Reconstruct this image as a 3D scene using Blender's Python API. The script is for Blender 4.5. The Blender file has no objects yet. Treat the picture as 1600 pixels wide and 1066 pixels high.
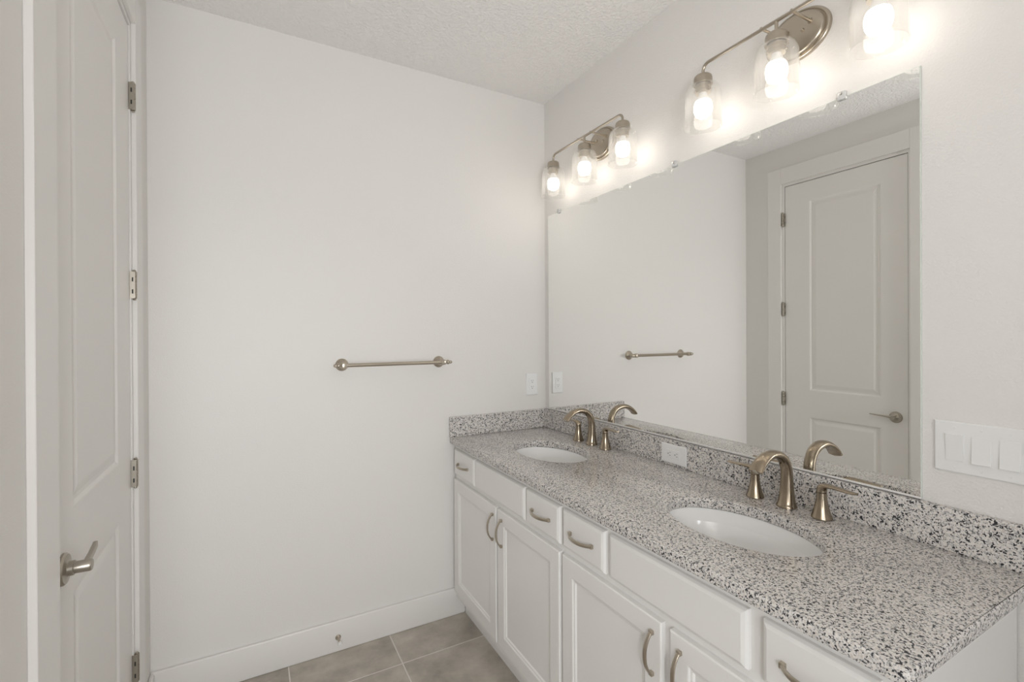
import bpy, bmesh, math, random
from mathutils import Vector, Matrix
random.seed(7)
C = bpy.context.scene.collection
SC = bpy.context.scene
PI = math.pi

# ------------------------------------------------------------------ camera
cd = bpy.data.cameras.new('camera'); cam = bpy.data.objects.new('camera', cd); C.objects.link(cam)
cd.sensor_fit = 'HORIZONTAL'; cd.sensor_width = 36.0
cd.lens = 738.2 / 1600 * 36.0
cd.shift_y = -(533 - 525.5) / 1600
cd.clip_start = 0.02
r_ = Vector((0.87555, -0.483103, -0.004752)); u_ = Vector((0.00548, 9.4e-05, 0.999985)); f_ = Vector((0.483096, 0.875563, -0.00273))
m = Matrix((r_, u_, -f_)).transposed().to_4x4(); m.translation = Vector((0, 0, 1.4331))
cam.matrix_world = m
SC.camera = cam

# ------------------------------------------------------------------ view, world
SC.view_settings.view_transform = 'Standard'
SC.view_settings.look = 'None'
SC.view_settings.gamma = 1.0
SC.view_settings.use_curve_mapping = False
SC.view_settings.exposure = 0.04
W = bpy.data.worlds.new('world'); SC.world = W; W.use_nodes = True
W.node_tree.nodes['Background'].inputs[0].default_value = (0.86, 0.92, 1.0, 1)
W.node_tree.nodes['Background'].inputs[1].default_value = 1.0

# room numbers
M = 1.470      # mirror wall x
D = -0.348     # door wall x
B = 2.271      # far wall y
N = -1.50      # near wall y (behind the camera)
CZ = 2.745     # ceiling
# daylight through the unseen near-wall window, made tall and narrow to shape the fill
al = bpy.data.lights.new('window_daylight', 'AREA'); al.shape = 'RECTANGLE'; al.size = 0.44; al.size_y = 1.90
al.energy = 17.0; al.color = (0.90, 0.95, 1.0)
ao = bpy.data.objects.new('window_daylight', al); C.objects.link(ao)
ao.location = (-0.05, N - 0.10, 1.20); ao.rotation_euler = (PI / 2, 0, 0)   # emits towards +y
# added fill disk behind the camera, turned up and forward at the ceiling
fl = bpy.data.lights.new('bounced_fill', 'AREA'); fl.shape = 'DISK'; fl.size = 0.4; fl.energy = 13.0; fl.color = (0.985, 0.99, 1.0)
fo = bpy.data.objects.new('bounced_fill', fl); C.objects.link(fo); fo.location = (-0.12, -0.60, 1.45)
fo.rotation_euler = Vector((-.10, -.80, -.85)).to_track_quat('Z', 'Y').to_euler()
for nm, en, tgt in (('fill_to_ceiling', 34.0, (.1, 1.5, 2.74)), ('fill_to_floor', 54.0, (-.1, 1.3, .3))):  # added spot fills for the ceiling and lower room, no real lamps
    sl = bpy.data.lights.new(nm, 'SPOT'); sl.energy = en; sl.spot_size = 1.6; sl.spot_blend = 1.0; sl.shadow_soft_size = .15; sl.color = (.985, .99, 1.0)
    so = bpy.data.objects.new(nm, sl); C.objects.link(so); so.location = (-.12, -.6, 1.3)
    so.rotation_euler = (so.location - Vector(tgt)).to_track_quat('Z', 'Y').to_euler()
BULB = 10.5

# ------------------------------------------------------------------ helpers
def new_bm(): return bmesh.new()

def box(bm, x0, x1, y0, y1, z0, z1, bev=0.0, seg=2):
    t = bmesh.new()
    vs = [t.verts.new((x, y, z)) for z in (z0, z1) for y in (y0, y1) for x in (x0, x1)]
    for f in ((0, 2, 3, 1), (4, 5, 7, 6), (0, 1, 5, 4), (2, 6, 7, 3), (0, 4, 6, 2), (1, 3, 7, 5)):
        t.faces.new([vs[i] for i in f])
    if bev > 0:
        bmesh.ops.bevel(t, geom=list(t.edges), offset=bev, segments=seg, profile=0.5, affect='EDGES')
    merge(bm, t)
    return bm

def merge(bm, t, mat=None):
    if mat is not None: bmesh.ops.transform(t, matrix=mat, verts=t.verts)
    me = bpy.data.meshes.new('tmp'); t.to_mesh(me); t.free(); bm.from_mesh(me); bpy.data.meshes.remove(me)

def frame_at(o, z, x=None):
    z = Vector(z).normalized()
    a = Vector(x) if x is not None else (Vector((0, 0, 1)) if abs(z.z) < 0.9 else Vector((1, 0, 0)))
    y = z.cross(a).normalized(); xx = y.cross(z).normalized()
    mm = Matrix((xx, y, z)).transposed().to_4x4(); mm.translation = Vector(o)
    return mm

def lathe(bm, prof, o, axis=(0, 0, 1), n=48, sx=1.0, sy=1.0, xdir=None, closed=False):
    """prof: list of (r, h) along axis"""
    t = bmesh.new(); rings = []
    for r, h in prof:
        if r < 1e-6: rings.append([t.verts.new((0, 0, h))])
        else: rings.append([t.verts.new((r * sx * math.cos(2 * PI * i / n), r * sy * math.sin(2 * PI * i / n), h)) for i in range(n)])
    pairs = list(zip(rings[:-1], rings[1:]))
    if closed: pairs.append((rings[-1], rings[0]))
    for a, b in pairs:
        for i in range(n):
            j = (i + 1) % n
            if len(a) == 1 and len(b) == 1: continue
            if len(a) == 1: t.faces.new((a[0], b[j], b[i]))
            elif len(b) == 1: t.faces.new((a[i], a[j], b[0]))
            else: t.faces.new((a[i], a[j], b[j], b[i]))
    if not closed:
        for rg in (rings[0], rings[-1]):
            if len(rg) > 1: t.faces.new(rg)
    bmesh.ops.recalc_face_normals(t, faces=t.faces)
    merge(bm, t, frame_at(o, axis, xdir))
    return bm

def loft(bm, pts, secs, up, n=20, cap=True, power=2.0):
    """pts: centres; secs: (a, b) half sizes: a along side (tangent x up), b along the other"""
    t = bmesh.new(); rings = []
    P = [Vector(p) for p in pts]; up = Vector(up)
    for k, p in enumerate(P):
        tg = (P[min(k + 1, len(P) - 1)] - P[max(k - 1, 0)]).normalized()
        s = up.normalized() if abs(tg.dot(up.normalized())) < 1e-3 else (up - tg * tg.dot(up)).normalized()
        q = tg.cross(s).normalized()
        a, b = secs[k]
        ring = []
        for i in range(n):
            c, d = math.cos(2 * PI * i / n), math.sin(2 * PI * i / n)
            e = 2.0 / power
            c = math.copysign(abs(c) ** e, c); d = math.copysign(abs(d) ** e, d)
            ring.append(t.verts.new(p + s * a * c + q * b * d))
        rings.append(ring)
    for a, b in zip(rings[:-1], rings[1:]):
        for i in range(n): t.faces.new((a[i], a[(i + 1) % n], b[(i + 1) % n], b[i]))
    if cap: t.faces.new(rings[0]); t.faces.new(rings[-1])
    bmesh.ops.recalc_face_normals(t, faces=t.faces)
    merge(bm, t); return bm

def smooth_path(ctrl, n=8):
    """Catmull-Rom through control tuples (any dimension)"""
    out = []
    c = [ctrl[0]] + list(ctrl) + [ctrl[-1]]
    for i in range(1, len(c) - 2):
        for k in range(n):
            t = k / n
            out.append(tuple(0.5 * ((2 * p1) + (-p0 + p2) * t + (2 * p0 - 5 * p1 + 4 * p2 - p3) * t * t + (-p0 + 3 * p1 - 3 * p2 + p3) * t ** 3)
                             for p0, p1, p2, p3 in zip(c[i - 1], c[i], c[i + 1], c[i + 2])))
    out.append(tuple(ctrl[-1]))
    return out

def tube(bm, pts, r, n=14, up=(0.13, 0.07, 0.99)):
    P = [Vector(p) for p in pts]; t = bmesh.new(); rings = []
    ref = Vector(up)
    for k, p in enumerate(P):
        tg = (P[min(k + 1, len(P) - 1)] - P[max(k - 1, 0)]).normalized()
        s = (ref - tg * tg.dot(ref)).normalized(); q = tg.cross(s)
        ref = s
        rr = r[k] if isinstance(r, (list, tuple)) else r
        rings.append([t.verts.new(p + (s * math.cos(2 * PI * i / n) + q * math.sin(2 * PI * i / n)) * rr) for i in range(n)])
    for a, b in zip(rings[:-1], rings[1:]):
        for i in range(n): t.faces.new((a[i], a[(i + 1) % n], b[(i + 1) % n], b[i]))
    t.faces.new(rings[0]); t.faces.new(rings[-1])
    bmesh.ops.recalc_face_normals(t, faces=t.faces)
    merge(bm, t); return bm

def slab(bm, O, U, V, Nn, w, h, th, chamfer, panels=(), prof=()):
    """Board w x h: front at O plane (+Nn out), thickness th behind, chamfered rim,
    panels = (u0, v0, u1, v1) rectangles sunk following prof [(inset, depth)...]"""
    O, U, V, Nn = Vector(O), Vector(U), Vector(V), Vector(Nn)
    t = bmesh.new()
    def vt(u, v, d): return t.verts.new(O + U * u + V * v - Nn * d)
    def quad(a, b, c, d): t.faces.new([vt(*a), vt(*b), vt(*c), vt(*d)])
    us = sorted({chamfer, w - chamfer} | {p[0] for p in panels} | {p[2] for p in panels})
    vs = sorted({chamfer, h - chamfer} | {p[1] for p in panels} | {p[3] for p in panels})
    for i in range(len(us) - 1):
        for j in range(len(vs) - 1):
            u0, u1, v0, v1 = us[i], us[i + 1], vs[j], vs[j + 1]
            cu, cv = (u0 + u1) / 2, (v0 + v1) / 2
            if any(p[0] < cu < p[2] and p[1] < cv < p[3] for p in panels): continue
            quad((u0, v0, 0), (u1, v0, 0), (u1, v1, 0), (u0, v1, 0))
    def ring(r0, d0, r1, d1):
        a = [(r0[0], r0[1], d0), (r0[2], r0[1], d0), (r0[2], r0[3], d0), (r0[0], r0[3], d0)]
        b = [(r1[0], r1[1], d1), (r1[2], r1[1], d1), (r1[2], r1[3], d1), (r1[0], r1[3], d1)]
        for k in range(4): quad(a[k], a[(k + 1) % 4], b[(k + 1) % 4], b[k])
    c = chamfer
    ring((c, c, w - c, h - c), 0, (c * .35, c * .35, w - c * .35, h - c * .35), c * .28)
    ring((c * .35, c * .35, w - c * .35, h - c * .35), c * .28, (0, 0, w, h), c * .8)
    ring((0, 0, w, h), c * .8, (0, 0, w, h), th)
    quad((0, 0, th), (w, 0, th), (w, h, th), (0, h, th))
    for p in panels:
        q0 = p; d0 = 0
        for ins, dep in prof:
            q1 = (p[0] + ins, p[1] + ins, p[2] - ins, p[3] - ins)
            ring(q0, d0, q1, dep); q0, d0 = q1, dep
        quad((q0[0], q0[1], d0), (q0[2], q0[1], d0), (q0[2], q0[3], d0), (q0[0], q0[3], d0))
    bmesh.ops.remove_doubles(t, verts=t.verts, dist=1e-5)
    bmesh.ops.recalc_face_normals(t, faces=t.faces)
    merge(bm, t); return bm

def obj(name, bm, mat, parent=None, angle=0.6):
    root = parent
    while root is not None and root.parent is not None: root = root.parent
    if root is not None: bmesh.ops.translate(bm, verts=bm.verts, vec=-root.location)
    bm.normal_update()
    for f in bm.faces: f.smooth = True
    for e in bm.edges:
        if len(e.link_faces) == 2 and e.calc_face_angle(0) > angle: e.smooth = False
    me = bpy.data.meshes.new(name); bm.to_mesh(me); bm.free()
    me.materials.append(mat)
    o = bpy.data.objects.new(name, me); C.objects.link(o)
    if parent is not None: o.parent = parent
    return o

def thing(name, label, cat, loc=(0, 0, 0), group=None):
    o = bpy.data.objects.new(name, None); C.objects.link(o); o.location = loc
    o.empty_display_size = 0.05
    o['label'] = label; o['category'] = cat
    if group: o['group'] = group
    return o

def tag(o, label, cat, group=None):
    o['label'] = label; o['category'] = cat
    if group: o['group'] = group
    return o

def struct(name, bm, mat, parent=None, angle=0.6):
    o = obj(name, bm, mat, parent, angle)
    if parent is None: o['kind'] = 'structure'
    return o

def dup(root, loc, label):
    r = root.copy(); C.objects.link(r); r.location = loc; r['label'] = label
    for ch in list(root.children):
        c = ch.copy(); C.objects.link(c); c.parent = r
        for g in list(ch.children):
            d = g.copy(); C.objects.link(d); d.parent = c
    return r

# ------------------------------------------------------------------ materials
def mat(name, col, rough=0.5, metal=0.0, **kw):
    m = bpy.data.materials.new(name); m.use_nodes = True
    b = m.node_tree.nodes['Principled BSDF']
    b.inputs['Base Color'].default_value = (*col, 1); b.inputs['Roughness'].default_value = rough
    b.inputs['Metallic'].default_value = metal
    for k, v in kw.items(): b.inputs[k].default_value = v
    return m

def nd(m, t, **kw):
    n = m.node_tree.nodes.new(t)
    for k, v in kw.items(): setattr(n, k, v)
    return n
def lk(m, a, b): m.node_tree.links.new(a, b)

def objcoord(m, scale=1.0):
    g = nd(m, 'ShaderNodeNewGeometry')
    return g.outputs['Position']

def bumpy(m, scale, dist, strength=1.0, detail=3.0, blot=None):
    b = m.node_tree.nodes['Principled BSDF']
    n = nd(m, 'ShaderNodeTexNoise'); n.inputs['Scale'].default_value = scale; n.inputs['Detail'].default_value = detail
    lk(m, objcoord(m), n.inputs['Vector'])
    h = n.outputs['Fac']
    if blot:
        r = nd(m, 'ShaderNodeValToRGB'); r.color_ramp.elements[0].position = blot[0]; r.color_ramp.elements[1].position = blot[1]
        lk(m, h, r.inputs['Fac']); h = r.outputs['Color']
    bp = nd(m, 'ShaderNodeBump'); bp.inputs['Strength'].default_value = strength; bp.inputs['Distance'].default_value = dist
    lk(m, h, bp.inputs['Height']); lk(m, bp.outputs['Normal'], b.inputs['Normal'])
    return m

wall_m = bumpy(mat('wall_paint', (0.815, 0.792, 0.762), 0.55), 230, 0.0012, 0.45, 2.0)
wallr_m = bumpy(mat('wall_paint_textured', (0.815, 0.792, 0.762), 0.50), 170, 0.0012, 0.4, 2.5, (0.42, 0.66))
ceil_m = bumpy(mat('ceiling_paint', (0.93, 0.91, 0.885), 0.8), 85, 0.004, 0.55, 3.0, (0.45, 0.62))
trim_m = mat('trim_paint', (0.83, 0.807, 0.777), 0.32)
door_m = mat('door_paint', (0.83, 0.807, 0.777), 0.38)
cab_m = mat('cabinet_paint', (0.86, 0.845, 0.82), 0.30)
cabin_m = mat('cabinet_inside', (0.55, 0.53, 0.50), 0.6)
plate_m = mat('white_plastic', (0.86, 0.855, 0.84), 0.28)
slot_m = mat('dark_slot', (0.03, 0.03, 0.03), 0.6)
porc_m = mat('porcelain', (0.93, 0.92, 0.905), 0.06, **{'Coat Weight': 0.6, 'Coat Roughness': 0.03})
rubber_m = mat('white_rubber', (0.8, 0.79, 0.77), 0.6)
screw_m = mat('screw_metal', (0.62, 0.60, 0.57), 0.3, 1.0)
clip_m = mat('clear_plastic', (0.93, 0.93, 0.92), 0.12, **{'Transmission Weight': 0.45, 'IOR': 1.45})
paper_m = mat('sash_paint', (0.82, 0.82, 0.81), 0.4)

def nickel(name, col, rough, scl=(30, 30, 900)):
    m = mat(name, col, rough, 1.0)
    b = m.node_tree.nodes['Principled BSDF']
    mp = nd(m, 'ShaderNodeMapping'); mp.inputs['Scale'].default_value = scl
    lk(m, objcoord(m), mp.inputs['Vector'])
    n = nd(m, 'ShaderNodeTexNoise'); n.inputs['Scale'].default_value = 1.0; n.inputs['Detail'].default_value = 2.0
    lk(m, mp.outputs['Vector'], n.inputs['Vector'])
    r = nd(m, 'ShaderNodeMapRange'); r.inputs['To Min'].default_value = rough - 0.02; r.inputs['To Max'].default_value = rough + 0.04
    lk(m, n.outputs['Fac'], r.inputs['Value']); lk(m, r.outputs['Result'], b.inputs['Roughness'])
    return m
nickel_m = nickel('brushed_nickel', (0.50, 0.445, 0.37), 0.30)
nickelb_m = nickel('brushed_nickel_faucet', (0.36, 0.30, 0.225), 0.19)
nickeld_m = nickel('brushed_nickel_dark', (0.42, 0.385, 0.33), 0.34)

mirror_m = bpy.data.materials.new('mirror_silver'); mirror_m.use_nodes = True
b = mirror_m.node_tree.nodes['Principled BSDF']
b.inputs['Base Color'].default_value = (0.95, 0.955, 0.94, 1); b.inputs['Metallic'].default_value = 1; b.inputs['Roughness'].default_value = 0.0
glassedge_m = mat('mirror_glass_edge', (0.72, 0.76, 0.70), 0.1)

def thin_glass():
    m = bpy.data.materials.new('seeded_glass'); m.use_nodes = True
    nt = m.node_tree; nt.nodes.clear()
    out = nt.nodes.new('ShaderNodeOutputMaterial'); mix = nt.nodes.new('ShaderNodeMixShader')
    tr = nt.nodes.new('ShaderNodeBsdfTransparent'); tr.inputs[0].default_value = (0.985, 0.985, 0.98, 1)
    gl = nt.nodes.new('ShaderNodeBsdfGlossy'); gl.inputs['Roughness'].default_value = 0.05; gl.inputs[0].default_value = (0.95, 0.95, 0.95, 1)
    fr = nt.nodes.new('ShaderNodeLayerWeight'); fr.inputs['Blend'].default_value = 0.22
    vo = nt.nodes.new('ShaderNodeTexVoronoi'); vo.inputs['Scale'].default_value = 190
    g = nt.nodes.new('ShaderNodeNewGeometry')
    rp = nt.nodes.new('ShaderNodeValToRGB'); rp.color_ramp.elements[0].position = 0.10; rp.color_ramp.elements[1].position = 0.26
    rp.color_ramp.elements[0].color = (1, 1, 1, 1); rp.color_ramp.elements[1].color = (0, 0, 0, 1)
    bp = nt.nodes.new('ShaderNodeBump'); bp.inputs['Strength'].default_value = 0.9; bp.inputs['Distance'].default_value = 0.0015
    L = nt.links.new
    L(g.outputs['Position'], vo.inputs['Vector']); L(vo.outputs['Distance'], rp.inputs['Fac']); L(rp.outputs['Color'], bp.inputs['Height'])
    L(bp.outputs['Normal'], gl.inputs['Normal']); L(bp.outputs['Normal'], fr.inputs['Normal'])
    cl = nt.nodes.new('ShaderNodeMath'); cl.operation = 'MINIMUM'; cl.inputs[1].default_value = 0.26
    L(fr.outputs['Fresnel'], cl.inputs[0]); L(cl.outputs[0], mix.inputs[0]); L(tr.outputs[0], mix.inputs[1]); L(gl.outputs[0], mix.inputs[2]); df = nt.nodes.new('ShaderNodeBsdfTranslucent'); df.inputs[0].default_value = (0.95, 0.94, 0.92, 1)
    m2 = nt.nodes.new('ShaderNodeMixShader'); m2.inputs[0].default_value = 0.05
    L(mix.outputs[0], m2.inputs[1]); L(df.outputs[0], m2.inputs[2]); L(m2.outputs[0], out.inputs[0])
    return m
glass_m = thin_glass()
pane_m = bpy.data.materials.new('window_glass'); pane_m.use_nodes = True
nt = pane_m.node_tree; nt.nodes.clear()
_o = nt.nodes.new('ShaderNodeOutputMaterial'); _m = nt.nodes.new('ShaderNodeMixShader'); _t = nt.nodes.new('ShaderNodeBsdfTransparent'); _g = nt.nodes.new('ShaderNodeBsdfGlossy'); _g.inputs['Roughness'].default_value = 0.0
_f = nt.nodes.new('ShaderNodeFresnel')
nt.links.new(_f.outputs[0], _m.inputs[0]); nt.links.new(_t.outputs[0], _m.inputs[1]); nt.links.new(_g.outputs[0], _m.inputs[2]); nt.links.new(_m.outputs[0], _o.inputs[0])

bulb_m = bpy.data.materials.new('lit_bulb'); bulb_m.use_nodes = True
b = bulb_m.node_tree.nodes['Principled BSDF']
b.inputs['Base Color'].default_value = (0.9, 0.9, 0.9, 1); b.inputs['Emission Color'].default_value = (1.0, 0.925, 0.84, 1); b.inputs['Emission Strength'].default_value = BULB
bulbbase_m = mat('bulb_base', (0.86, 0.85, 0.83), 0.4)

def granite():
    m = mat('speckled_granite', (0.6, 0.6, 0.6), 0.15)
    b = m.node_tree.nodes['Principled BSDF']
    pos = objcoord(m)
    # warp
    nz = nd(m, 'ShaderNodeTexNoise'); nz.inputs['Scale'].default_value = 160; nz.inputs['Detail'].default_value = 2
    lk(m, pos, nz.inputs['Vector'])
    sub = nd(m, 'ShaderNodeVectorMath', operation='SUBTRACT'); sub.inputs[1].default_value = (0.5, 0.5, 0.5); lk(m, nz.outputs['Color'], sub.inputs[0])
    sc = nd(m, 'ShaderNodeVectorMath', operation='SCALE'); sc.inputs['Scale'].default_value = 0.007; lk(m, sub.outputs[0], sc.inputs[0])
    ad = nd(m, 'ShaderNodeVectorMath', operation='ADD'); lk(m, pos, ad.inputs[0]); lk(m, sc.outputs[0], ad.inputs[1])
    def cells(scale, stops):
        v = nd(m, 'ShaderNodeTexVoronoi'); v.inputs['Scale'].default_value = scale; lk(m, ad.outputs[0], v.inputs['Vector'])
        s = nd(m, 'ShaderNodeSeparateColor'); lk(m, v.outputs['Color'], s.inputs[0])
        r = nd(m, 'ShaderNodeValToRGB'); r.color_ramp.interpolation = 'CONSTANT'
        e = r.color_ramp.elements
        e[0].position = stops[0][0]; e[0].color = (*stops[0][1], 1)
        e[1].position = stops[1][0]; e[1].color = (*stops[1][1], 1)
        for p, c in stops[2:]:
            q = e.new(p); q.color = (*c, 1)
        lk(m, s.outputs[0], r.inputs['Fac']); return r.outputs['Color']
    base = cells(350, [(0.0, (0.72, 0.69, 0.66)), (0.28, (0.50, 0.485, 0.475)), (0.40, (0.80, 0.765, 0.725)), (0.72, (0.30, 0.30, 0.30)), (0.80, (0.66, 0.61, 0.56))])
    dark = cells(335, [(0.0, (0, 0, 0)), (0.57, (1, 1, 1))])
    big = nd(m, 'ShaderNodeTexNoise'); big.inputs['Scale'].default_value = 150; big.inputs['Detail'].default_value = 3; lk(m, pos, big.inputs['Vector'])
    br = nd(m, 'ShaderNodeValToRGB'); br.color_ramp.elements[0].position = 0.47; br.color_ramp.elements[1].position = 0.54
    lk(m, big.outputs['Fac'], br.inputs['Fac'])
    mu = nd(m, 'ShaderNodeMath', operation='MULTIPLY'); lk(m, dark, mu.inputs[0]); lk(m, br.outputs['Color'], mu.inputs[1])
    mx = nd(m, 'ShaderNodeMix', data_type='RGBA'); lk(m, mu.outputs[0], mx.inputs['Factor']); lk(m, base, mx.inputs['A']); mx.inputs['B'].default_value = (0.035, 0.035, 0.04, 1)
    lk(m, mx.outputs['Result'], b.inputs['Base Color'])
    return m
granite_m = granite()

def tile():
    m = mat('floor_tile', (0.4, 0.37, 0.33), 0.42)
    b = m.node_tree.nodes['Principled BSDF']; pos = objcoord(m)
    sx = nd(m, 'ShaderNodeSeparateXYZ'); lk(m, pos, sx.inputs[0])
    P = 0.438
    def line(sock, off):
        a = nd(m, 'ShaderNodeMath', operation='SUBTRACT'); lk(m, sock, a.inputs[0]); a.inputs[1].default_value = off - P / 2 - 10 * P
        w = nd(m, 'ShaderNodeMath', operation='MODULO'); lk(m, a.outputs[0], w.inputs[0]); w.inputs[1].default_value = P
        s = nd(m, 'ShaderNodeMath', operation='SUBTRACT'); lk(m, w.outputs[0], s.inputs[0]); s.inputs[1].default_value = P / 2
        q = nd(m, 'ShaderNodeMath', operation='ABSOLUTE'); lk(m, s.outputs[0], q.inputs[0])
        l = nd(m, 'ShaderNodeMath', operation='LESS_THAN'); lk(m, q.outputs[0], l.inputs[0]); l.inputs[1].default_value = 0.0024
        hs = nd(m, 'ShaderNodeMath', operation='SUBTRACT'); lk(m, a.outputs[0], hs.inputs[0]); hs.inputs[1].default_value = P / 2
        fl = nd(m, 'ShaderNodeMath', operation='DIVIDE'); lk(m, hs.outputs[0], fl.inputs[0]); fl.inputs[1].default_value = P
        ff = nd(m, 'ShaderNodeMath', operation='FLOOR'); lk(m, fl.outputs[0], ff.inputs[0])
        return l.outputs[0], ff.outputs[0]
    lx, cx = line(sx.outputs['X'], 0.571); ly, cy = line(sx.outputs['Y'], 2.037)
    g = nd(m, 'ShaderNodeMath', operation='MAXIMUM'); lk(m, lx, g.inputs[0]); lk(m, ly, g.inputs[1])
    # mottling, shifted per tile
    cm = nd(m, 'ShaderNodeCombineXYZ'); lk(m, cx, cm.inputs[0]); lk(m, cy, cm.inputs[1])
    wn = nd(m, 'ShaderNodeTexWhiteNoise'); lk(m, cm.outputs[0], wn.inputs[0])
    s2 = nd(m, 'ShaderNodeVectorMath', operation='SCALE'); s2.inputs['Scale'].default_value = 9.0; lk(m, wn.outputs['Color'], s2.inputs[0])
    ad = nd(m, 'ShaderNodeVectorMath', operation='ADD'); lk(m, pos, ad.inputs[0]); lk(m, s2.outputs[0], ad.inputs[1])
    n1 = nd(m, 'ShaderNodeTexNoise'); n1.inputs['Scale'].default_value = 7; n1.inputs['Detail'].default_value = 8; n1.inputs['Roughness'].default_value = 0.62; lk(m, ad.outputs[0], n1.inputs['Vector'])
    r = nd(m, 'ShaderNodeValToRGB'); e = r.color_ramp.elements
    e[0].position = 0.30; e[0].color = (0.32, 0.29, 0.25, 1); e[1].position = 0.72; e[1].color = (0.60, 0.55, 0.48, 1)
    q = e.new(0.5); q.color = (0.46, 0.415, 0.355, 1)
    lk(m, n1.outputs['Fac'], r.inputs['Fac'])
    mx = nd(m, 'ShaderNodeMix', data_type='RGBA'); lk(m, g.outputs[0], mx.inputs['Factor']); lk(m, r.outputs['Color'], mx.inputs['A']); mx.inputs['B'].default_value = (0.74, 0.70, 0.65, 1)
    lk(m, mx.outputs['Result'], b.inputs['Base Color'])
    bp = nd(m, 'ShaderNodeBump'); bp.invert = True; bp.inputs['Strength'].default_value = 0.7; bp.inputs['Distance'].default_value = 0.0015
    lk(m, g.outputs[0], bp.inputs['Height']); lk(m, bp.outputs['Normal'], b.inputs['Normal'])
    return m
tile_m = tile()

# ------------------------------------------------------------------ room shell
T = 0.12
DY0, DY1, DZ = 1.264, 1.985, 2.470      # door opening
struct('floor', box(new_bm(), D - T, M + T, N - T, B + T, -0.08, 0.0), tile_m)
struct('ceiling', box(new_bm(), D - T, M + T, N - T, B + T, CZ, CZ + 0.08), ceil_m)
struct('wall_far', box(new_bm(), D - T, M + T, B, B + T, 0, CZ), wall_m)
struct('wall_right', box(new_bm(), M, M + T, N - T, B, 0, CZ), wallr_m)
w = new_bm()
box(w, D - T, D, N - T, DY0 - .012, 0, CZ); box(w, D - T, D, DY1 + .0095, B, 0, CZ); box(w, D - T, D, DY0 - .012, DY1 + .0095, 2.4796, CZ)
box(w, D, -0.235, 0.15, 0.27, 0, CZ)      # added pier, out of view: keeps the fills off the near casing edge
struct('wall_left', w, wall_m)
w = new_bm()
WX0, WX1, WZ0, WZ1 = -0.30, 0.20, 0.22, 2.18
box(w, D, WX0, N - T, N, 0, CZ); box(w, WX1, M, N - T, N, 0, CZ); box(w, WX0, WX1, N - T, N, 0, WZ0); box(w, WX0, WX1, N - T, N, WZ1, CZ)
struct('wall_near', w, wall_m)
w = new_bm()
for a in ((WX0, WX0 + .03, WZ0, WZ1), (WX1 - .03, WX1, WZ0, WZ1), (WX0 + .03, WX1 - .03, WZ0, WZ0 + .03), (WX0 + .03, WX1 - .03, WZ1 - .03, WZ1), (WX0 + .03, WX1 - .03, 1.585, 1.615)):
    box(w, a[0], a[1], N - 0.08, N - 0.03, a[2], a[3])
win = struct('window_1', w, paper_m)
obj('pane', box(new_bm(), WX0 + .03, WX1 - .03, N - 0.058, N - 0.054, WZ0 + .03, WZ1 - .03), pane_m, win)

# baseboards
def board(bm, x0, x1, y0, y1, h=0.1384):
    box(bm, x0, x1, y0, y1, 0, h, 0.005, 3)
struct('baseboard_far', (lambda b_: (board(b_, D, 0.962, B - 0.015, B), b_)[1])(new_bm()), trim_m)
w = new_bm(); board(w, D, D + 0.015, 2.092, B - 0.015); board(w, D, D + 0.015, 0.27, 1.137); board(w, D, D + 0.015, N, 0.15)
struct('baseboard_left', w, trim_m)
# casing
w = new_bm()
cx0, cx1 = D, D + 0.014
box(w, cx0, cx1, 1.137, 1.252, 0, 2.590, 0.0015, 1)
box(w, cx0, cx1, 1.995, 2.090, 0, 2.590, 0.0015, 1)
box(w, cx0, cx1 - .0002, 1.252, 1.995, 2.480, 2.590, 0.0015, 1)
struct('trim_1', w, trim_m)
# jamb with stops
w = new_bm()
box(w, D - T, D + 0.001, 1.2525, DY0, 0, 2.4615); box(w, D - T, D + 0.001, DY1 - 0.008, 1.9945, 0, 2.4615); box(w, D - T, D + 0.001, 1.2525, 1.9945, 2.4615, 2.4795)
box(w, D - 0.062, D - 0.045, DY0, DY0 + 0.012, 0, 2.4615); box(w, D - 0.062, D - 0.045, DY1 - 0.020, DY1 - 0.008, 0, 2.4615); box(w, D - 0.062, D - 0.045, DY0 + 0.012, DY1 - 0.020, 2.4495, 2.4615)
struct('trim_2', w, trim_m)

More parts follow.
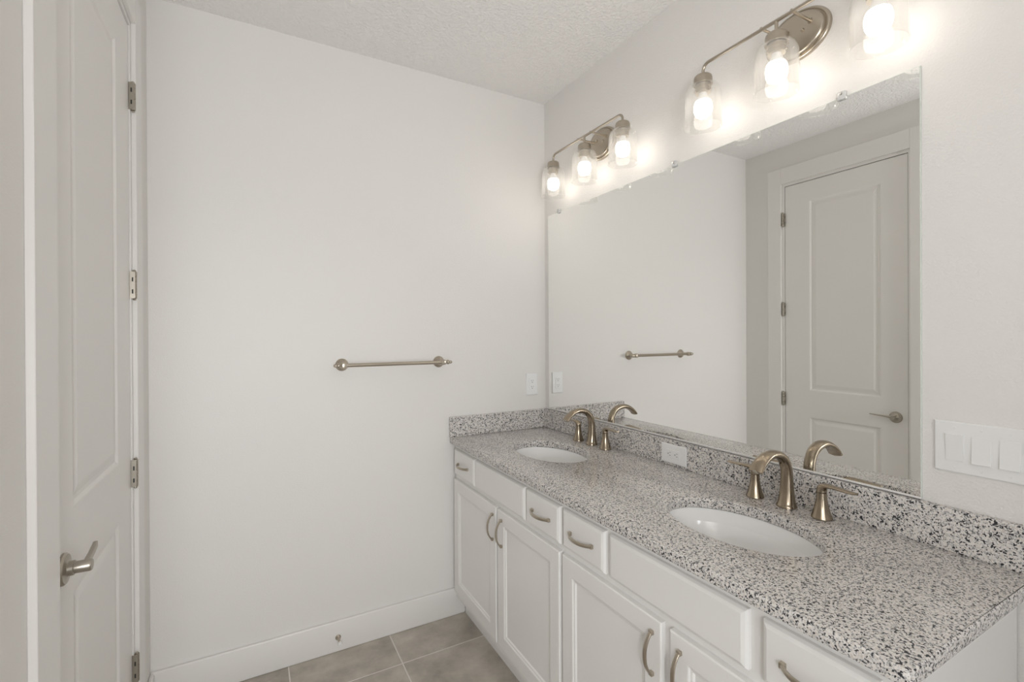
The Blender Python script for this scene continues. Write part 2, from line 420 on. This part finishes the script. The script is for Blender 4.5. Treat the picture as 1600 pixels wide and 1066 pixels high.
# door leaf
dX = D - 0.003; dy0, dy1 = 1.267, 1.974
w = new_bm()
slab(w, (dX, dy1, 0.008), (0, -1, 0), (0, 0, 1), (1, 0, 0), dy1 - dy0, 2.450, 0.036, 0.002,
     panels=[(dy1 - 1.812, 0.205, dy1 - 1.397, 0.872 - 0.008), (dy1 - 1.812, 1.042, dy1 - 1.397, 2.320)],
     prof=[(0.004, 0.0008), (0.012, 0.0065), (0.022, 0.0065), (0.040, 0.0025), (0.044, 0.002)])
door = struct('door_1', w, door_m, None, 0.02)
for hz in (2.2302, 1.6047, 0.9795, 0.3317):
    h = new_bm()
    x, y = D + 0.008, 1.983
    for k in range(5):
        z0 = hz - 0.045 + k * 0.018
        lathe(h, [(0.0, z0 + .0005), (0.0068, z0 + .0005), (0.0072, z0 + .0015), (0.0072, z0 + .0165), (0.0068, z0 + .0175), (0, z0 + .0175)], (x, y, 0), n=20)
    lathe(h, [(0, hz + .045), (.004, hz + .045), (.0048, hz + .048), (.003, hz + .0505), (0, hz + .051)], (x, y, 0), n=16)
    lathe(h, [(0, hz - .051), (.003, hz - .0505), (.0048, hz - .048), (.004, hz - .045), (0, hz - .045)], (x, y, 0), n=16)
    box(h, D - 0.003, D + 0.007, 1.9755, 1.9785, hz - .045, hz + .045)
    box(h, D + 0.0005, D + 0.012, 1.9715, 1.9745, hz - .043, hz + .043)
    hg = obj('hinge', h, nickeld_m, door)
    s = new_bm()
    for dz in (-.022, .018):
        box(s, D + 0.0035, D + 0.0075, 1.9708, 1.9717, hz + dz - .007, hz + dz + .007)
    obj('screw_slot', s, slot_m, hg)
# lever
ly, lz = 1.326, 0.944
w = new_bm()
lathe(w, [(0, 0), (.033, 0), (.033, .004), (.030, .008), (.017, .0095), (.015, .011), (.015, .020), (.0125, .021), (.0125, .046), (.011, .049), (0, .049)], (dX, ly, lz), (1, 0, 0), 40)
hd = obj('handle', w, nickeld_m, door)
w = new_bm()
pts = [(dX + .036, ly, lz + .001), (dX + .036, ly + .02, lz + .002), (dX + .034, ly + .06, lz + .004), (dX + .031, ly + .095, lz + .005), (dX + .027, ly + .122, lz + .006)]
loft(w, pts, [(.009, .009), (.0065, .006), (.0062, .0042), (.0062, .0036), (.0045, .0025)], (1, 0, 0), 16, power=2.6)
obj('lever', w, nickeld_m, hd)

# ------------------------------------------------------------------ vanity cabinets
XF = 0.8949; XB = 0.9140
CT = 0.884
def pull(parent, c, along, L=0.108):
    """arched pull centred at c on the door face, running along y ('h') or z ('v')"""
    w = new_bm(); n = 16
    a = Vector((0, 1, 0)) if along == 'h' else Vector((0, 0, 1))
    pts, sec = [], []
    for k in range(n + 1):
        t = k / n * 2 - 1
        d = 0.006 + 0.022 * (1 - abs(t) ** 2.4)
        pts.append(Vector(c) + a * (t * L / 2) + Vector((-d, 0, 0)))
        wd = 0.0050 + 0.0008 * (1 - t * t)
        sec.append((wd, 0.0030))
    side = Vector((0, 0, 1)) if along == 'h' else Vector((0, 1, 0))
    loft(w, pts, sec, side, 14, power=3)
    for s in (-1, 1):
        p = Vector(c) + a * (s * (L / 2 - .0015))
        if along == 'h': box(w, p.x - .010, p.x, p.y - .0055, p.y + .0055, p.z - .006, p.z + .006, .0012, 1)
        else: box(w, p.x - .010, p.x, p.y - .006, p.y + .006, p.z - .0055, p.z + .0055, .0012, 1)
    return obj('handle', w, nickel_m, parent)

def cabinet(label, y0, y1, doors, drawers, end):
    """y0 < y1"""
    t = thing('vanity_cabinet', label, 'cabinet', ((XB + M) / 2, (y0 + y1) / 2, 0), 'white vanity cabinets under the granite top')
    w = new_bm(); th = 0.016
    box(w, XB + .002, M - .004, y0, y0 + th, 0.10, CT - .001); box(w, XB + .002, M - .004, y1 - th, y1, 0.10, CT - .001)
    box(w, XB + .002, M - .004, y0 + th, y1 - th, 0.10, 0.10 + th); box(w, M - .012, M - .004, y0 + th, y1 - th, 0.116, CT - .001)
    box(w, 0.962, 0.978, y0, y1, 0.0, 0.10)
    if end: box(w, 0.962, M - .004, y0, y0 + th, 0.0, 0.10)
    obj('carcass', w, cab_m, t)
    # face frame: built from rails and stiles round the openings
    w = new_bm()
    ff0, ff1 = XB - .0005, XB + .0185
    sw = 0.030
    box(w, ff0, ff1, y0, y0 + sw, 0.10, CT - .001); box(w, ff0, ff1, y1 - sw, y1, 0.10, CT - .001)
    box(w, ff0, ff1, y0 + sw, y1 - sw, 0.10, 0.150); box(w, ff0, ff1, y0 + sw, y1 - sw, 0.700, 0.742); box(w, ff0, ff1, y0 + sw, y1 - sw, 0.848, CT - .001)
    for a, b2 in zip(drawers[:-1], drawers[1:]):
        mid = (a[0] + b2[1]) / 2; hw = max(0.014, (a[0] - b2[1]) / 2 + 0.008)
        box(w, ff0, ff1, mid - hw, mid + hw, 0.742, 0.848)
    if len(doors) > 1 and doors[0][0] - doors[1][1] > 0.02:
        mid = (doors[0][0] + doors[1][1]) / 2; box(w, ff0, ff1, mid - .024, mid + .024, 0.150, 0.700)
    obj('face_frame', w, cab_m, t)
    for a, b2, hy in doors:
        w = new_bm(); wd = b2 - a; ht = 0.708 - 0.137
        slab(w, (XF, b2, 0.137), (0, -1, 0), (0, 0, 1), (-1, 0, 0), wd, ht, XB - .001 - XF, 0.004,
             panels=[(0.054, 0.054, wd - 0.054, ht - 0.054)], prof=[(0.003, 0.0008), (0.006, 0.0035), (0.012, 0.0045), (0.016, 0.0085)])
        dd = obj('door', w, cab_m, t, 0.02)
        pull(dd, (XF, hy, 0.619), 'v')
    for a, b2, has in drawers:
        w = new_bm(); wd = b2 - a; ht = 0.8585 - 0.731
        slab(w, (XF, b2, 0.731), (0, -1, 0), (0, 0, 1), (-1, 0, 0), wd, ht, XB - .001 - XF, 0.012)
        dd = obj('drawer' if has else 'false_drawer_front', w, cab_m, t, 0.02)
        if has: pull(dd, (XF, (a + b2) / 2, 0.795), 'h', 0.112)
    return t
YM = 1.2965
cabinet('white vanity cabinet under the far sink, its two doors meeting in the middle', YM + .0005, B - .016,
        [(1.7725, 2.240, 1.796), (1.3055, 1.759, 1.716)], [(1.995, 2.240, True), (1.537, 1.985, False), (1.3055, 1.526, True)], False)
cabinet('white vanity cabinet under the near sink, its doors spaced apart by a bare frame strip', 0.372, YM - .0005,
        [(0.857, 1.288, 0.885), (0.388, 0.829, 0.795)], [(1.076, 1.288, True), (0.624, 1.056, False), (0.388, 0.591, True)], True)

# ------------------------------------------------------------------ countertop with two cut-outs
S1 = (1.168, 1.768); S2 = (1.168, 0.836); RX, RY = 0.142, 0.212
def curve_slab(outer, holes, z0, z1, bev):
    cu = bpy.data.curves.new('c', 'CURVE'); cu.dimensions = '2D'; cu.fill_mode = 'BOTH'
    for pts in [outer] + holes:
        s = cu.splines.new('POLY'); s.points.add(len(pts) - 1); s.use_cyclic_u = True
        for p, q in zip(s.points, pts): p.co = (q[0], q[1], 0, 1)
    cu.extrude = (z1 - z0) / 2 - bev; cu.bevel_depth = bev; cu.bevel_resolution = 2; cu.offset = -bev
    o = bpy.data.objects.new('c', cu); C.objects.link(o)
    bpy.context.view_layer.update()
    dg = bpy.context.evaluated_depsgraph_get()
    me = bpy.data.meshes.new_from_object(o.evaluated_get(dg))
    bm = bmesh.new(); bm.from_mesh(me)
    bmesh.ops.remove_doubles(bm, verts=bm.verts, dist=1e-5)
    bmesh.ops.translate(bm, verts=bm.verts, vec=(0, 0, (z0 + z1) / 2))
    bmesh.ops.recalc_face_normals(bm, faces=bm.faces)
    bpy.data.objects.remove(o); bpy.data.meshes.remove(me)
    return bm
def ell(c, rx, ry, n=72): return [(c[0] + rx * math.cos(2 * PI * i / n), c[1] + ry * math.sin(2 * PI * i / n)) for i in range(n)]
cx_, yf = 0.880, 0.338
outer = []
for (px, py, a0) in ((cx_ + .012, yf + .012, PI), (M - .012 + .010, yf + .002, 1.5 * PI)):
    rr = .012 if a0 == PI else .002
    for k in range(5): outer.append((px + rr * math.cos(a0 + k * PI / 8), py + rr * math.sin(a0 + k * PI / 8)))
outer += [(M, B - .001)]
for k in range(5): outer.append((cx_ + .02 + .02 * math.cos(PI / 2 + k * PI / 8), B - .021 + .02 * math.sin(PI / 2 + k * PI / 8)))
top = thing('granite_countertop', 'grey speckled granite countertop with two oval sink cut-outs and low splash strips', 'countertop', (1.175, 1.3, CT))
obj('worktop', curve_slab(outer, [ell(S1, RX, RY), ell(S2, RX, RY)], CT, 0.914, 0.004), granite_m, top, 0.5)
obj('backsplash', box(new_bm(), M - .0205, M - .0005, yf + .001, B - .001, 0.914, 1.015, .0012, 1), granite_m, top)
obj('side_splash', box(new_bm(), cx_ + .002, M - .021, B - .0205, B - .001, 0.914, 1.015, .0012, 1), granite_m, top)

# sinks
def sink(c, label):
    t = thing('sink', label, 'sink', (c[0], c[1], CT - .15), 'oval undermount sinks')
    w = new_bm(); prof = []
    # outer shell up, then inner bowl down
    dep = 0.150
    outerp = [(0.12, -dep - .008), (0.5, -dep - .004), (0.80, -dep * .72), (0.98, -dep * .30), (1.04, -.012), (1.14, -.010), (1.14, -.0012)]
    innerp = [(1.025, -.0012), (1.02, -.006), (1.0, -.030), (0.95, -dep * .46), (0.84, -dep * .74), (0.66, -dep * .92), (0.40, -dep * .985), (0.13, -dep)]
    tb = bmesh.new(); n = 96; rings = []
    for s, h in smooth_path(outerp, 4) + smooth_path(innerp, 5):
        k = max(0.0, s - 1.0)
        rx = RX * min(s, 1.0) + k * 0.16; ry = RY * min(s, 1.0) + k * 0.16
        rings.append([tb.verts.new((c[0] + rx * math.cos(2 * PI * i / n), c[1] + ry * math.sin(2 * PI * i / n), CT + h)) for i in range(n)])
    for a, b2 in zip(rings, rings[1:] + rings[:1]):
        for i in range(n): tb.faces.new((a[i], a[(i + 1) % n], b2[(i + 1) % n], b2[i]))
    bmesh.ops.recalc_face_normals(tb, faces=tb.faces)
    merge(w, tb)
    obj('bowl', w, porc_m, t, 1.2)
    w = new_bm()
    lathe(w, [(0, 0), (.012, 0), (.012, .004), (.021, .004), (.0225, .0055), (.024, .0045), (.024, 0), (.020, -.02), (0, -.02)], (c[0], c[1], CT - .1475), n=32)
    obj('drain', w, nickelb_m, t)
sink(S1, 'white oval undermount sink nearer the far wall')
sink(S2, 'white oval undermount sink at the near end, right of the granite-set outlet')

# ------------------------------------------------------------------ faucets (built at the near sink)
FY2, FY1, FX = 0.843, 1.771, 1.404
Z0 = 0.9152
f = thing('faucet', 'brushed nickel widespread faucet behind the near sink, its left handle right of the outlet', 'faucet', (FX, FY2, Z0), 'brushed nickel faucets')
w = new_bm()
ctrl = [  # x, z, half width (y), half depth
    (1.404, Z0, .0275, .0275), (1.404, Z0 + .004, .0268, .0268), (1.4045, .928, .0235, .0235), (1.4052, .955, .0198, .0185), (1.4052, .985, .0178, .0155), (1.4045, 1.012, .0168, .0145),
    (1.400, 1.036, .0165, .0135), (1.388, 1.057, .0168, .0128), (1.366, 1.073, .0172, .0122), (1.338, 1.0795, .0180, .0116), (1.310, 1.0775, .0190, .0108), (1.286, 1.067, .0200, .0098),
    (1.268, 1.054, .0210, .0088), (1.255, 1.039, .0218, .0076)]
pp = smooth_path(ctrl, 5)
loft(w, [(a, FY2, z) for a, z, _, _ in pp], [(b2, d) for _, _, b2, d in pp], (0, 1, 0), 32, power=2.25)
spout = obj('spout', w, nickelb_m, f, 1.0)
w = new_bm()
lathe(w, [(0, 0), (.0085, 0), (.0085, .003), (.007, .0035), (0, .0035)], (1.2560, FY2, 1.0405), (-0.5, 0, -0.6), n=20)
obj('aerator', w, nickeld_m, spout)
for s in (1, -1):
    hy = FY2 + s * 0.1005
    w = new_bm()
    lathe(w, [(r, h) for r, h in smooth_path([(.0265, 0), (.0262, .003), (.0225, .014), (.0175, .032), (.0142, .050), (.0130, .066), (.0128, .071)], 4)] + [(0, .071)], (FX - .002, hy, Z0), n=40)
    base = obj('handle_body', w, nickelb_m, f, 1.0)
    w = new_bm()
    # lever: neck that turns out sideways into a thin blade
    lc = [(0, .0725, .0128, .0128), (0, .078, .0132, .0126), (.002, .0855, .0140, .0110), (.012, .0915, .0142, .0070), (.030, .0935, .0135, .0046), (.055, .0925, .0125, .0038), (.078, .0915, .0110, .0034), (.090, .093, .0070, .0026)]
    pp = smooth_path(lc, 4)
    loft(w, [(FX - .002 - 0.05 * max(0, a), hy + s * a, Z0 + z) for a, z, _, _ in pp], [(b2, d) for _, _, b2, d in pp], (1, 0, 0), 20, power=2.2)
    obj('lever', w, nickelb_m, base, 1.0)
dup(f, (FX, FY1, Z0), 'brushed nickel widespread faucet behind the far sink, next to the corner')

# ------------------------------------------------------------------ mirror
my0, my1, mz0, mz1 = 0.5394, 2.228, 1.020, 2.1004
t = thing('wall_mirror', 'large frameless rectangular mirror on the wall above the granite splash', 'mirror', (M, 1.38, mz0))
obj('glass_backing', box(new_bm(), M - .0052, M - .0005, my0, my1, mz0, mz1), glassedge_m, t)
w = new_bm()
box(w, M - .0062, M - .0053, my0 + .0015, my1 - .0015, mz0 + .0015, mz1 - .0015)
obj('mirror_face', w, mirror_m, t)
w = new_bm()
box(w, M - .0085, M - .0065, my0, my1, 1.0160, 1.0225); box(w, M - .0085, M - .0002, my0, my1, 1.0155, 1.0178)
obj('bottom_channel', w, trim_m, t)
for cy in (2.118, 1.320, 0.717):
    w = new_bm()
    box(w, M - .011, M - .0005, cy - .011, cy + .011, mz1 + .0005, mz1 + .014, .002, 2)
    box(w, M - .0135, M - .0065, cy - .011, cy + .011, mz1 - .009, mz1 + .014, .002, 2)
    cl = obj('clip', w, clip_m, t)
    w = new_bm(); lathe(w, [(0, 0), (.0038, 0), (.0032, .0016), (0, .002)], (M - .0135, cy, mz1 + .0075), (-1, 0, 0), 16)
    obj('screw', w, screw_m, cl)

# ------------------------------------------------------------------ vanity lights (built at the near sink)
LY2, LY1, LX, LZ = 0.843, 1.760, M - .110, 2.355
v = thing('vanity_light', 'three-bulb nickel vanity light above the near sink, cropped by the top of the photo', 'wall light', (M, LY2, 2.34), 'three-bulb vanity lights over the mirror')
w = new_bm()
lathe(w, [(0, .0005), (.098, .0005), (.098, .007), (.0955, .0105), (.090, .0115), (.0865, .0085), (.0845, .0085), (.0825, .016), (.078, .0195), (.070, .0205), (0, .0208)], (M, LY2, 2.34), (-1, 0, 0), 72, sx=0.76, sy=1.0, xdir=(0, 0, 1))
bp_ = obj('backplate', w, nickel_m, v, 0.9)
for s in (-.026, .020):
    w = new_bm(); lathe(w, [(0, 0), (.0042, 0), (.0052, .002), (.0052, .005), (.0035, .008), (0, .009)], (M - .020, LY2 + s, 2.345 + (.012 if s > 0 else -.004)), (-1, 0, 0), 18)
    obj('cap_nut', w, nickel_m, bp_)
for s in (-1, 1):
    w = new_bm()
    tube(w, [(M - .018, LY2 + s * .046, LZ + .003), (LX - .004, LY2 + s * .046, LZ + .003)], .0042, 16)
    lathe(w, [(0, 0), (.0075, 0), (.0065, .006), (0, .006)], (M - .0195, LY2 + s * .046, LZ + .003), (-1, 0, 0), 20)
    obj('arm', w, nickel_m, v)
w = new_bm()
SP = 0.2585; path = []
rb = .024
path.append((LX, LY2 + SP, LZ - .036))
for k in range(9):
    a = k / 8 * PI / 2; path.append((LX, LY2 + SP - rb + rb * math.cos(a), LZ - rb + rb * math.sin(a)))
for k in range(9):
    a = k / 8 * PI / 2; path.append((LX, LY2 - SP + rb - rb * math.sin(a), LZ - rb + rb * math.cos(a)))
path.append((LX, LY2 - SP, LZ - .036))
tube(w, path, .0052, 16, up=(1, 0, 0))
obj('crossbar', w, nickel_m, v, 1.2)
w = new_bm(); tube(w, [(LX, LY2, LZ - .002), (LX, LY2, LZ - .036)], .0050, 16)
obj('stem', w, nickel_m, v)
for k in (1, 0, -1):
    y = LY2 + k * SP
    w = new_bm(); zc = 2.288
    lathe(w, [(0, .036), (.009, .036), (.010, .032), (.024, .030), (.0285, .026), (.0305, .018), (.0305, .004), (.0325, .001), (.0325, -.001), (.029, -.001), (.029, .002), (0, .002)], (LX, y, zc), n=40)
    cup = obj('socket_cup', w, nickel_m, v, 0.7)
    w = new_bm()
    lathe(w, [(.0, -.002), (.0255, -.002), (.0255, -.012), (.0245, -.013), (.0255, -.014), (.0255, -.022), (.0245, -.023), (.0245, -.030), (.0, -.030)], (LX, y, zc), n=40)
    for q in range(3):
        a = q * 2 * PI / 3 + 0.6
        lathe(w, [(0, .0), (.0028, .0), (.0028, .0065), (0, .0065)], (LX + .0245 * math.cos(a), y + .0245 * math.sin(a), zc - .027), (math.cos(a), math.sin(a), 0), 10)
    obj('socket_collar', w, nickel_m, cup, 0.7)
    # glass shade: shouldered jar, open below
    w = new_bm()
    o_ = smooth_path([(.0335, 2.2868), (.042, 2.2845), (.0505, 2.277), (.0565, 2.263), (.0588, 2.245), (.0597, 2.20), (.0600, 2.160)], 4) + [(.0605, 2.149), (.0618, 2.1465), (.0618, 2.1435), (.0600, 2.1422), (.0580, 2.1435), (.0575, 2.150)]
    i_ = smooth_path([(.0573, 2.160), (.0570, 2.20), (.0561, 2.245), (.0540, 2.261), (.0487, 2.274), (.041, 2.281), (.0335, 2.2832)], 4)
    lathe(w, o_ + i_, (LX, y, 0), n=64, closed=True)
    obj('glass_shade', w, glass_m, v, 1.2)
    w = new_bm()
    lathe(w, [(0, 2.258)] + smooth_path([(.013, 2.258), (.0145, 2.250), (.019, 2.240), (.0245, 2.230)], 4) + [(0, 2.230)], (LX, y, 0), n=32)
    nb = obj('bulb_base', w, bulbbase_m, v)
    w = new_bm()
    lathe(w, [(0, 2.2298)] + smooth_path([(.0248, 2.2298), (.0285, 2.221), (.0300, 2.208), (.0285, 2.193), (.0230, 2.182), (.0120, 2.1755), (.0001, 2.174)], 5), (LX, y, 0), n=40)
    obj('bulb', w, bulb_m, v, 1.2)
dup(v, (M, LY1, 2.34), 'three-bulb nickel vanity light above the far sink, next to the corner')

# ------------------------------------------------------------------ towel bar on the far wall
tz = 1.300; ty = B - .068
t = thing('towel_bar', 'brushed nickel towel bar with finial ends on the far wall', 'towel bar', (0.59, B, tz))
w = new_bm(); tube(w, [(0.362, ty, tz), (0.828, ty, tz)], .0085, 24)
obj('bar', w, nickel_m, t)
for x, s in ((0.362, -1), (0.828, 1)):
    w = new_bm()
    lathe(w, [(0, 0)] + [(.0285, .0005), (.0285, .004), (.0265, .008), (.020, .012), (.013, .020), (.010, .032), (.0095, .048), (.0115, .054), (.0130, .060), (.0135, .068), (.0130, .075), (.0105, .080), (0, .082)], (x, B, tz), (0, -1, 0), 36)
    p_ = obj('post', w, nickel_m, t, 0.9)
    w = new_bm()
    lathe(w, [(0, 0), (.0125, 0), (.0125, .006), (.0075, .009), (.0065, .013), (.0095, .016), (.0115, .021), (.0095, .026), (.0060, .029), (.0075, .033), (.0075, .037), (.004, .041), (0, .042)], (x + s * .004, ty, tz), (s, 0, 0), 28)
    obj('finial', w, nickel_m, p_, 0.9)

# ------------------------------------------------------------------ outlets, switches
def outlet(label, o, U, V, Nn, w_, h_, horizontal):
    """plate centred at o, U right, V up, Nn outwards"""
    o, U, V, Nn = Vector(o), Vector(U), Vector(V), Vector(Nn)
    t = thing('wall_outlet', label, 'outlet', o, 'white duplex outlets')
    w = new_bm(); slab(w, o - U * w_ / 2 - V * h_ / 2 + Nn * .006, U, V, Nn, w_, h_, .0055, .003)
    obj('cover_plate', w, plate_m, t, 0.02)
    L, S = (V, U) if not horizontal else (U, V)
    w = new_bm()
    slab(w, o - S * .0165 - L * .033 + Nn * .0085, S, L, S.cross(L) if (S.cross(L)).dot(Nn) > 0 else -S.cross(L), .033, .066, .0025, .0012)
    face = obj('receptacle', w, plate_m, t, 0.02)
    w = new_bm()
    def bar_(cu, cv, a, b2):
        p = o + L * cu + S * cv + Nn * .0084
        q = [p + L * i * a + S * j * b2 + Nn * k for k in (0, .0006) for i, j in ((-1, -1), (1, -1), (1, 1), (-1, 1))]
        tb = bmesh.new(); vv = [tb.verts.new(x) for x in q]
        for fi in ((0, 1, 2, 3), (4, 5, 6, 7), (0, 1, 5, 4), (1, 2, 6, 5), (2, 3, 7, 6), (3, 0, 4, 7)): tb.faces.new([vv[i] for i in fi])
        bmesh.ops.recalc_face_normals(tb, faces=tb.faces); merge(w, tb)
    for c in (-.017, .017):
        bar_(c + .003, -.0055, .0035, .0007); bar_(c + .003, .0055, .0030, .0007)
        lathe(w, [(0, 0), (.0021, 0), (.0021, .0007), (0, .0007)], o + L * (c - .0065) + Nn * .0083, Nn, 14)
    obj('slots', w, slot_m, face)
    for c in ((-1, 1)):
        w = new_bm(); lathe(w, [(0, 0), (.0028, 0), (.0022, .0009), (0, .001)], o + L * c * .0415 + Nn * .0058, Nn, 16)
        obj('screw', w, plate_m, t)
    return t
outlet('white upright outlet on the far wall beside the mirror', (1.377, B, 1.157), (1, 0, 0), (0, 0, 1), (0, -1, 0), .073, .121, False)
outlet('white sideways outlet set in the granite splash between the faucets', (M - .0205, 1.3145, .962), (0, -1, 0), (0, 0, 1), (-1, 0, 0), .124, .074, True)

t = thing('light_switch', 'white three-rocker light switch plate on the wall right of the mirror', 'light switch', (M, .428, 1.160))
w = new_bm(); slab(w, (M - .0062, .514, 1.1005), (0, -1, 0), (0, 0, 1), (-1, 0, 0), .172, .121, .006, .003)
obj('cover_plate', w, plate_m, t, 0.02)
for i, cy in enumerate((.4755, .4285, .3815)):
    w = new_bm(); a = .0165; hh = .0315; fl = -1 if i == 0 else 1
    # wedge rocker
    x1 = M - .0062; tb = bmesh.new()
    dp_t, dp_m, dp_b = (.0055, .0030, .0012) if fl < 0 else (.0012, .0030, .0055)
    rows = [(hh, dp_t), (0, dp_m), (-hh, dp_b)]
    fr = [[tb.verts.new((x1 - d, cy + s * a, 1.160 + z)) for s in (1, -1)] for z, d in rows]
    bk = [[tb.verts.new((x1 + .0005, cy + s * a, 1.160 + z)) for s in (1, -1)] for z, d in rows]
    for q in range(2):
        tb.faces.new((fr[q][0], fr[q][1], fr[q + 1][1], fr[q + 1][0])); tb.faces.new((fr[q][0], fr[q + 1][0], bk[q + 1][0], bk[q][0])); tb.faces.new((fr[q][1], fr[q + 1][1], bk[q + 1][1], bk[q][1])); tb.faces.new((bk[q][0], bk[q][1], bk[q + 1][1], bk[q + 1][0]))
    tb.faces.new((fr[0][0], fr[0][1], bk[0][1], bk[0][0])); tb.faces.new((fr[2][0], fr[2][1], bk[2][1], bk[2][0]))
    bmesh.ops.recalc_face_normals(tb, faces=tb.faces); bmesh.ops.bevel(tb, geom=list(tb.edges), offset=.0006, segments=1, affect='EDGES'); merge(w, tb)
    rk = obj('rocker', w, plate_m, t, 0.05)
    w = new_bm()
    for (ya, yb, za, zb) in ((cy - a - .0012, cy - a, 1.1275, 1.1925), (cy + a, cy + a + .0012, 1.1275, 1.1925), (cy - a, cy + a, 1.1915, 1.1925), (cy - a, cy + a, 1.1275, 1.1285)):
        box(w, x1 - .0010, x1 - .0001, ya, yb, za, zb)
    obj('rocker_bezel', w, plate_m, rk)
    for z in (1.2075, 1.1125):
        w = new_bm(); lathe(w, [(0, 0), (.0028, 0), (.0022, .0009), (0, .001)], (M - .0061, cy, z), (-1, 0, 0), 16)
        obj('screw', w, plate_m, t)

# ------------------------------------------------------------------ door stop on the far baseboard
t = thing('door_stop', 'small nickel door stop with white tip on the far baseboard', 'door stop', (.337, B - .015, .066))
w = new_bm()
lathe(w, [(0, 0), (.012, 0), (.012, .003), (.008, .006), (.0055, .012), (.0045, .045), (0, .045)], (.337, B - .015, .066), (0.0, -1, -.03), 24)
obj('rod', w, nickel_m, t)
w = new_bm()
lathe(w, [(0, .0452), (.0085, .0452), (.0095, .048), (.0095, .057), (.0075, .061), (0, .062)], (.337, B - .015, .066), (0.0, -1, -.03), 24)
obj('tip', w, rubber_m, t)
